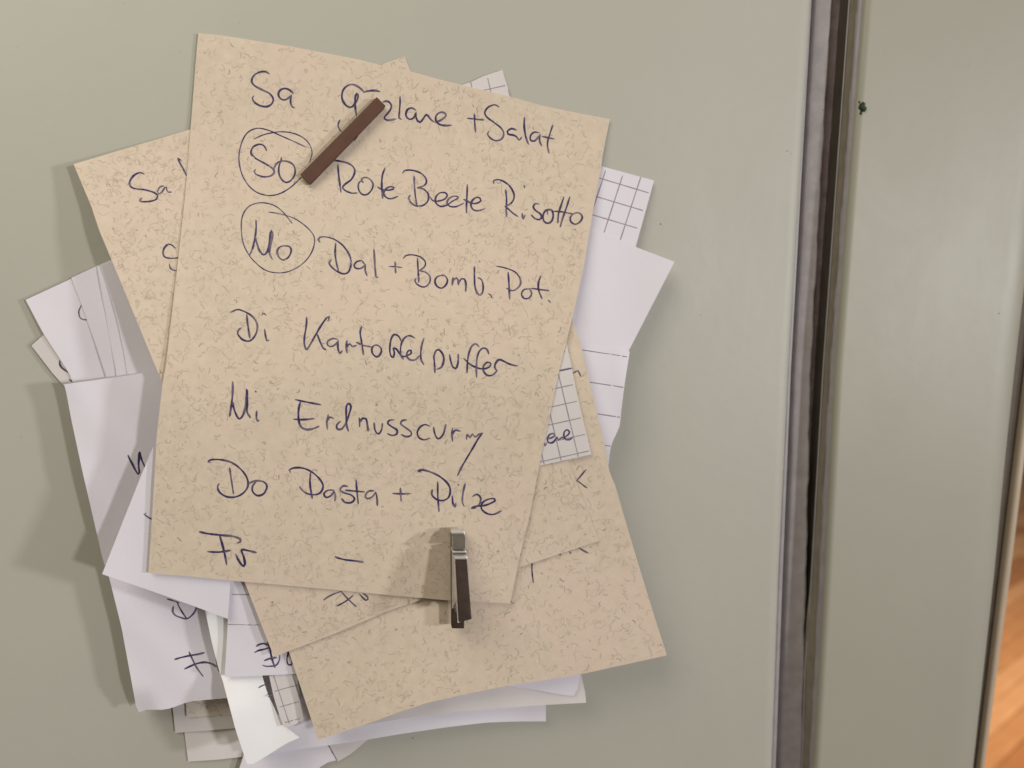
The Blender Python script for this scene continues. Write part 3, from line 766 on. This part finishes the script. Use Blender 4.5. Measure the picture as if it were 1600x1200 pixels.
# Dal + Bomb. Pot.
Wd(z3, [[(852, 738), (838, 718), (855, 698), (915, 698), (990, 725), (1055, 780), (1100, 850), (1112, 920), (1092, 985), (1050, 1004), (1000, 985), (950, 945), (930, 912), (948, 884)], [(984, 745), (980, 830), (990, 910), (1012, 992)],
        [(1228, 925), (1200, 896), (1160, 902), (1138, 932), (1155, 958), (1195, 958), (1232, 925)], [(1232, 925), (1230, 975), (1246, 1018)], [(1303, 798), (1308, 880), (1313, 960), (1322, 1032), (1338, 1030)]])
Wd(z3, [[(1430, 940), (1480, 944), (1534, 949)], [(1480, 903), (1481, 950), (1484, 994)]])
Wd(z4, [[(52, 768), (68, 750), (120, 742), (180, 758), (220, 790), (222, 825), (200, 850), (172, 868)], [(172, 866), (225, 878), (258, 910), (258, 955), (228, 988), (195, 992), (155, 968), (142, 940), (150, 925)], [(161, 765), (166, 850), (172, 956)],
        [(348, 902), (312, 915), (298, 950), (315, 988), (350, 1002), (385, 975), (396, 935), (375, 905), (345, 902)],
        [(440, 918), (433, 978)], [(440, 945), (465, 920), (478, 935), (482, 975)], [(482, 965), (505, 928), (528, 930), (540, 970), (538, 1026)],
        [(607, 833), (607, 920), (613, 1000), (640, 1055), (668, 1040), (675, 985), (662, 935), (635, 920)], [(717, 1045), (732, 1053), (745, 1078)]])
Wd(z4, [[(780, 830), (840, 843), (905, 865), (955, 910), (968, 965), (940, 1005), (900, 1022), (858, 1002)], [(870, 878), (876, 960), (882, 1087)],
        [(1018, 1006), (988, 1018), (974, 1052), (998, 1084), (1035, 1078), (1054, 1042), (1035, 1008), (1012, 1010)], [(1126, 905), (1108, 955), (1108, 1015), (1135, 1084)], [(1048, 1003), (1110, 1012), (1188, 1022)],
        [(1183, 1096), (1192, 1103), (1200, 1112)]])
# Di Kartoffelpuffer
Wd(z5, [[(118, 160), (135, 152), (185, 137), (250, 158), (315, 202), (352, 262), (350, 332), (318, 392), (275, 418), (218, 400), (180, 352), (188, 318), (210, 298)], [(260, 178), (268, 260), (288, 390)],
        [(420, 312), (428, 370), (442, 416), (458, 408)], [(396, 183), (412, 168), (432, 184)]], 3.4)
Wd(z5, [[(796, 203), (792, 280), (776, 380), (776, 450), (796, 492), (832, 440), (882, 350), (930, 270), (975, 210), (1000, 198), (985, 238)], [(885, 343), (910, 410), (940, 475), (968, 495)],
        [(1072, 400), (1030, 394), (985, 418), (982, 452), (1018, 466), (1060, 440), (1078, 412)], [(1076, 415), (1074, 475), (1090, 527), (1112, 503)],
        [(1155, 413), (1150, 470), (1156, 522)], [(1152, 478), (1180, 440), (1202, 465), (1240, 455)], [(1286, 287), (1273, 340), (1285, 420), (1302, 538)], [(1240, 428), (1300, 455), (1372, 468)],
        [(1410, 450), (1380, 475), (1382, 525), (1420, 558), (1455, 532), (1462, 488), (1435, 456), (1402, 452)]])
Wd(z6, [[(358, 285), (335, 242), (300, 228), (274, 262), (262, 335), (268, 398), (290, 418), (300, 375), (290, 342), (318, 350), (345, 392), (375, 434)], [(470, 258), (430, 238), (390, 252), (360, 300), (350, 370), (362, 425)],
        [(345, 395), (375, 412), (402, 405), (440, 385), (438, 358), (412, 368), (402, 405), (430, 438), (475, 438), (512, 402)], [(547, 258), (530, 310), (520, 380), (524, 440), (546, 478)],
        [(627, 400), (634, 470), (638, 547)], [(630, 415), (642, 370), (670, 354), (702, 390), (712, 440), (692, 500), (655, 517)], [(760, 393), (770, 450), (790, 502), (812, 512), (830, 465), (832, 390)],
        [(905, 547), (910, 450), (925, 370), (950, 320), (980, 306), (1006, 330)], [(985, 582), (984, 500), (990, 420), (1010, 365), (1042, 340), (1072, 352), (1086, 388)], [(880, 428), (930, 475), (990, 505), (1045, 514), (1090, 498), (1105, 470), (1075, 458), (1045, 488), (1042, 530), (1075, 568), (1120, 565), (1155, 530)],
        [(1155, 530), (1136, 500), (1145, 465), (1172, 437), (1205, 447), (1262, 475), (1325, 490)]])
# Mi Erdnusscurry
Wd(z7, [[(318, 33), (318, 110), (310, 200), (294, 302)], [(316, 190), (335, 265), (368, 322), (402, 285), (422, 195), (428, 94), (432, 180), (430, 265), (456, 312)], [(506, 262), (503, 310), (513, 342), (523, 333)], [(496, 106), (500, 112)]], 3.9)
Wd(z7, [[(808, 172), (880, 188), (1006, 212)], [(848, 188), (834, 240), (832, 320), (850, 382), (895, 406), (950, 398), (992, 380)], [(795, 325), (870, 328), (955, 320)],
        [(1064, 292), (1054, 345), (1058, 402)], [(1060, 335), (1075, 308), (1104, 318)], [(1160, 342), (1132, 368), (1134, 400), (1168, 402), (1205, 350), (1232, 270), (1242, 225), (1225, 202), (1206, 225), (1205, 300), (1208, 370), (1222, 417)],
        [(1308, 315), (1310, 382)], [(1310, 352), (1335, 316), (1360, 322), (1370, 368), (1376, 417)]], 3.7)
Wd(z8, [[(123, 253), (130, 310), (155, 340), (180, 310), (188, 258)], [(278, 230), (242, 234), (230, 258), (262, 284), (302, 310), (298, 342), (262, 352), (228, 338)], [(376, 231), (345, 235), (330, 260), (370, 292), (412, 325), (410, 352), (375, 362), (335, 345)],
        [(558, 280), (520, 267), (480, 288), (460, 330), (475, 370), (515, 386), (558, 372)], [(588, 288), (597, 338), (622, 378), (662, 345), (684, 266)], [(735, 298), (731, 345), (736, 396)], [(735, 350), (755, 312), (796, 318)],
        [(845, 382), (850, 343), (872, 368), (892, 340), (912, 365), (938, 345), (970, 333)], [(971, 334), (938, 375), (892, 455), (842, 538), (802, 608), (776, 666)]], 3.3)
# Do Pasta + Pilze
Wd(z7, [[(142, 664), (124, 656), (160, 640), (240, 644), (318, 668), (385, 720), (430, 785), (436, 850), (400, 902), (340, 932), (270, 930), (215, 895), (200, 852), (212, 828)], [(294, 704), (306, 790), (324, 907)],
        [(436, 832), (490, 808), (555, 812), (586, 848), (562, 905), (512, 922), (474, 890), (474, 845), (500, 816)]])
Wd(z7, [[(770, 740), (760, 722), (800, 705), (870, 708), (940, 740), (995, 790), (1024, 842), (1010, 890), (970, 914), (905, 908), (862, 880), (840, 850)], [(926, 744), (922, 830), (939, 943)],
        [(1108, 880), (1062, 880), (1030, 908), (1048, 936), (1085, 922), (1112, 888)], [(1112, 888), (1120, 925), (1116, 964)], [(1216, 850), (1182, 846), (1156, 876), (1190, 900), (1245, 918), (1270, 948), (1245, 976), (1198, 976), (1168, 945)],
        [(1282, 798), (1288, 880), (1299, 987)], [(1198, 880), (1280, 887), (1348, 893)], [(1422, 884), (1380, 888), (1354, 922), (1370, 946), (1410, 930), (1436, 894)], [(1436, 894), (1446, 945), (1448, 1000)]])
Wd(z8, [[(268, 805), (330, 808), (402, 808)], [(328, 763), (331, 815), (334, 865)]])
Wd(z8, [[(490, 637), (464, 630), (500, 621), (570, 640), (642, 677), (698, 728), (718, 780), (705, 835), (662, 860), (612, 852), (574, 815), (578, 775)], [(620, 714), (621, 830), (630, 947)],
        [(735, 826), (738, 880), (756, 910), (762, 880)], [(778, 734), (784, 742)], [(834, 728), (818, 800), (812, 870), (826, 905)],
        [(894, 828), (925, 812), (955, 838), (948, 885), (905, 920), (880, 920), (915, 905), (965, 902), (1010, 892), (1070, 862), (1062, 846), (1015, 850), (968, 880), (962, 925), (1005, 962), (1060, 968), (1118, 940)]])
# Fr -
Wd(z9, [[(108, 105), (180, 120), (270, 130), (370, 140), (428, 162), (428, 182), (404, 192)], [(266, 132), (290, 215), (308, 290), (321, 362)], [(174, 260), (260, 263), (348, 250)],
        [(394, 284), (415, 330), (452, 376), (464, 355), (454, 300), (438, 246), (490, 252), (552, 267)]], 3.9)
Wd(z9, [[(1168, 300), (1200, 312), (1260, 325), (1325, 332), (1388, 342)]], 3.6, )

# ------------------------------------------------------------------ magnets
def slab(name, front, thick, material, parent, bevel=0.0002, seg=2):
    """front: four (px, py, h) corners, pushed straight back towards the door by `thick`"""
    f = [P(*c) for c in front]; b = [Vector((v.x, v.y+thick, v.z)) for v in f]
    return box8(name, f, b, material, parent, bevel, seg)
def box8(name, f, b, material, parent, bevel=0.0002, seg=2):
    o = mesh(name, f+b, [(0, 1, 2, 3), (7, 6, 5, 4), (0, 4, 5, 1), (1, 5, 6, 2), (2, 6, 7, 3), (3, 7, 4, 0)], material, parent)
    if bevel:
        md = o.modifiers.new('bevel', 'BEVEL'); md.width = bevel; md.segments = seg; md.limit_method = 'NONE'
    return o
hm = lambda x, y: menu.h(x, y)
hb = max(hm(x, y) for x, y in ((588, 151), (603, 165), (483, 288), (469, 272)))
m1 = empty('bar_magnet', P(536, 220, hb))
tag(m1, 'flat brown bar magnet lying diagonally across the top lines of the menu', 'magnet')
def hh(x, y, a): return hm(x, y)+a
def tilt(pts, a): return [(x, y, hm(x, y)+a) for x, y in pts]
slab('bar', tilt([(588.6, 151.2), (602.7, 165.1), (483.0, 288.3), (468.9, 272.6)], 0.0018), 0.0010, M_brown, m1, 0.00018)
slab('backing_bar', tilt([(587.2, 153.5), (601.2, 168.5), (485.5, 288.3), (470.5, 274.6)], 0.0008), 0.0007, M_brown, m1, 0.00012)
slab('chip', tilt([(558.2, 210.5), (559.2, 213.2), (554.2, 218.6), (551, 218)], 0.0014), 0.0010, M_brown, m1, 0.00008)

H0 = hm(715, 900)
m2 = empty('clip_magnet', P(715, 905, H0))
tag(m2, 'small upright steel clip magnet with dark wooden jaws at the foot of the menu', 'magnet')
def q(pts, hs): return [(x, y, H0+a) for (x, y), a in zip(pts, hs)]
slab('back_jaw', q([(704.8, 832), (726.2, 832), (725.6, 982.6), (705.8, 982.6)], [.0026]*4), 0.0020, M_brown2, m2, 0.0003)
slab('front_jaw', q([(711.7, 875.6), (729.8, 875), (737.2, 967.6), (717.0, 973.2)], [.0078, .0078, .0120, .0120]), 0.0011, M_brown2, m2, 0.0002)
# steel liner just behind the front jaw, its bright left edge shows
slab('steel_liner', q([(710.2, 876.4), (729.4, 875.8), (736.0, 966.6), (715.2, 974.0)], [.0067, .0067, .0109, .0109]), 0.0006, M_steel, m2, 0.0001)
# steel wedge between the jaws
f = [P(x, y, H0+a) for x, y, a in ((709.6, 873.5, .0060), (727.8, 873.5, .0060), (730.6, 934.0, .0086), (712.2, 938.0, .0086))]
b = [P(x, y, H0+a) for x, y, a in ((705.6, 862, .0027), (725.4, 862, .0027), (725.4, 940, .0027), (705.8, 952, .0027))]
box8('steel_wedge', f, b, M_steel, m2, 0.00015)
slab('inner_leaf', q([(709.0, 905), (712.0, 905), (713.4, 957), (711.6, 957)], [.0052, .0052, .0074, .0074]), 0.0030, M_steel_d, m2, 0.0001)
# head: cap, roller, ridges, each a little nearer to the viewer than the last
slab('steel_cap', q([(705.0, 829.6), (726.6, 829.6), (727.0, 836.6), (705.0, 836.6)], [.0032]*4), 0.0024, M_steel, m2, 0.0003)
slab('steel_neck', q([(705.6, 836.0), (726.8, 836.0), (727.2, 859.0), (706.0, 859.0)], [.0046, .0046, .0070, .0070]), 0.0030, M_steel_d, m2, 0.0003)
slab('ridge', q([(706.0, 860.6), (728.6, 860.6), (729.0, 864.4), (706.6, 864.4)], [.0062]*4), 0.0036, M_steel, m2, 0.0003)
slab('ridge', q([(707.6, 865.0), (728.6, 865.0), (729.0, 868.6), (708.4, 868.6)], [.0064]*4), 0.0036, M_steel_d, m2, 0.0003)
slab('ridge', q([(708.6, 869.2), (730.6, 869.2), (731.2, 874.8), (709.6, 874.8)], [.0074]*4), 0.0040, M_steel, m2, 0.0003)
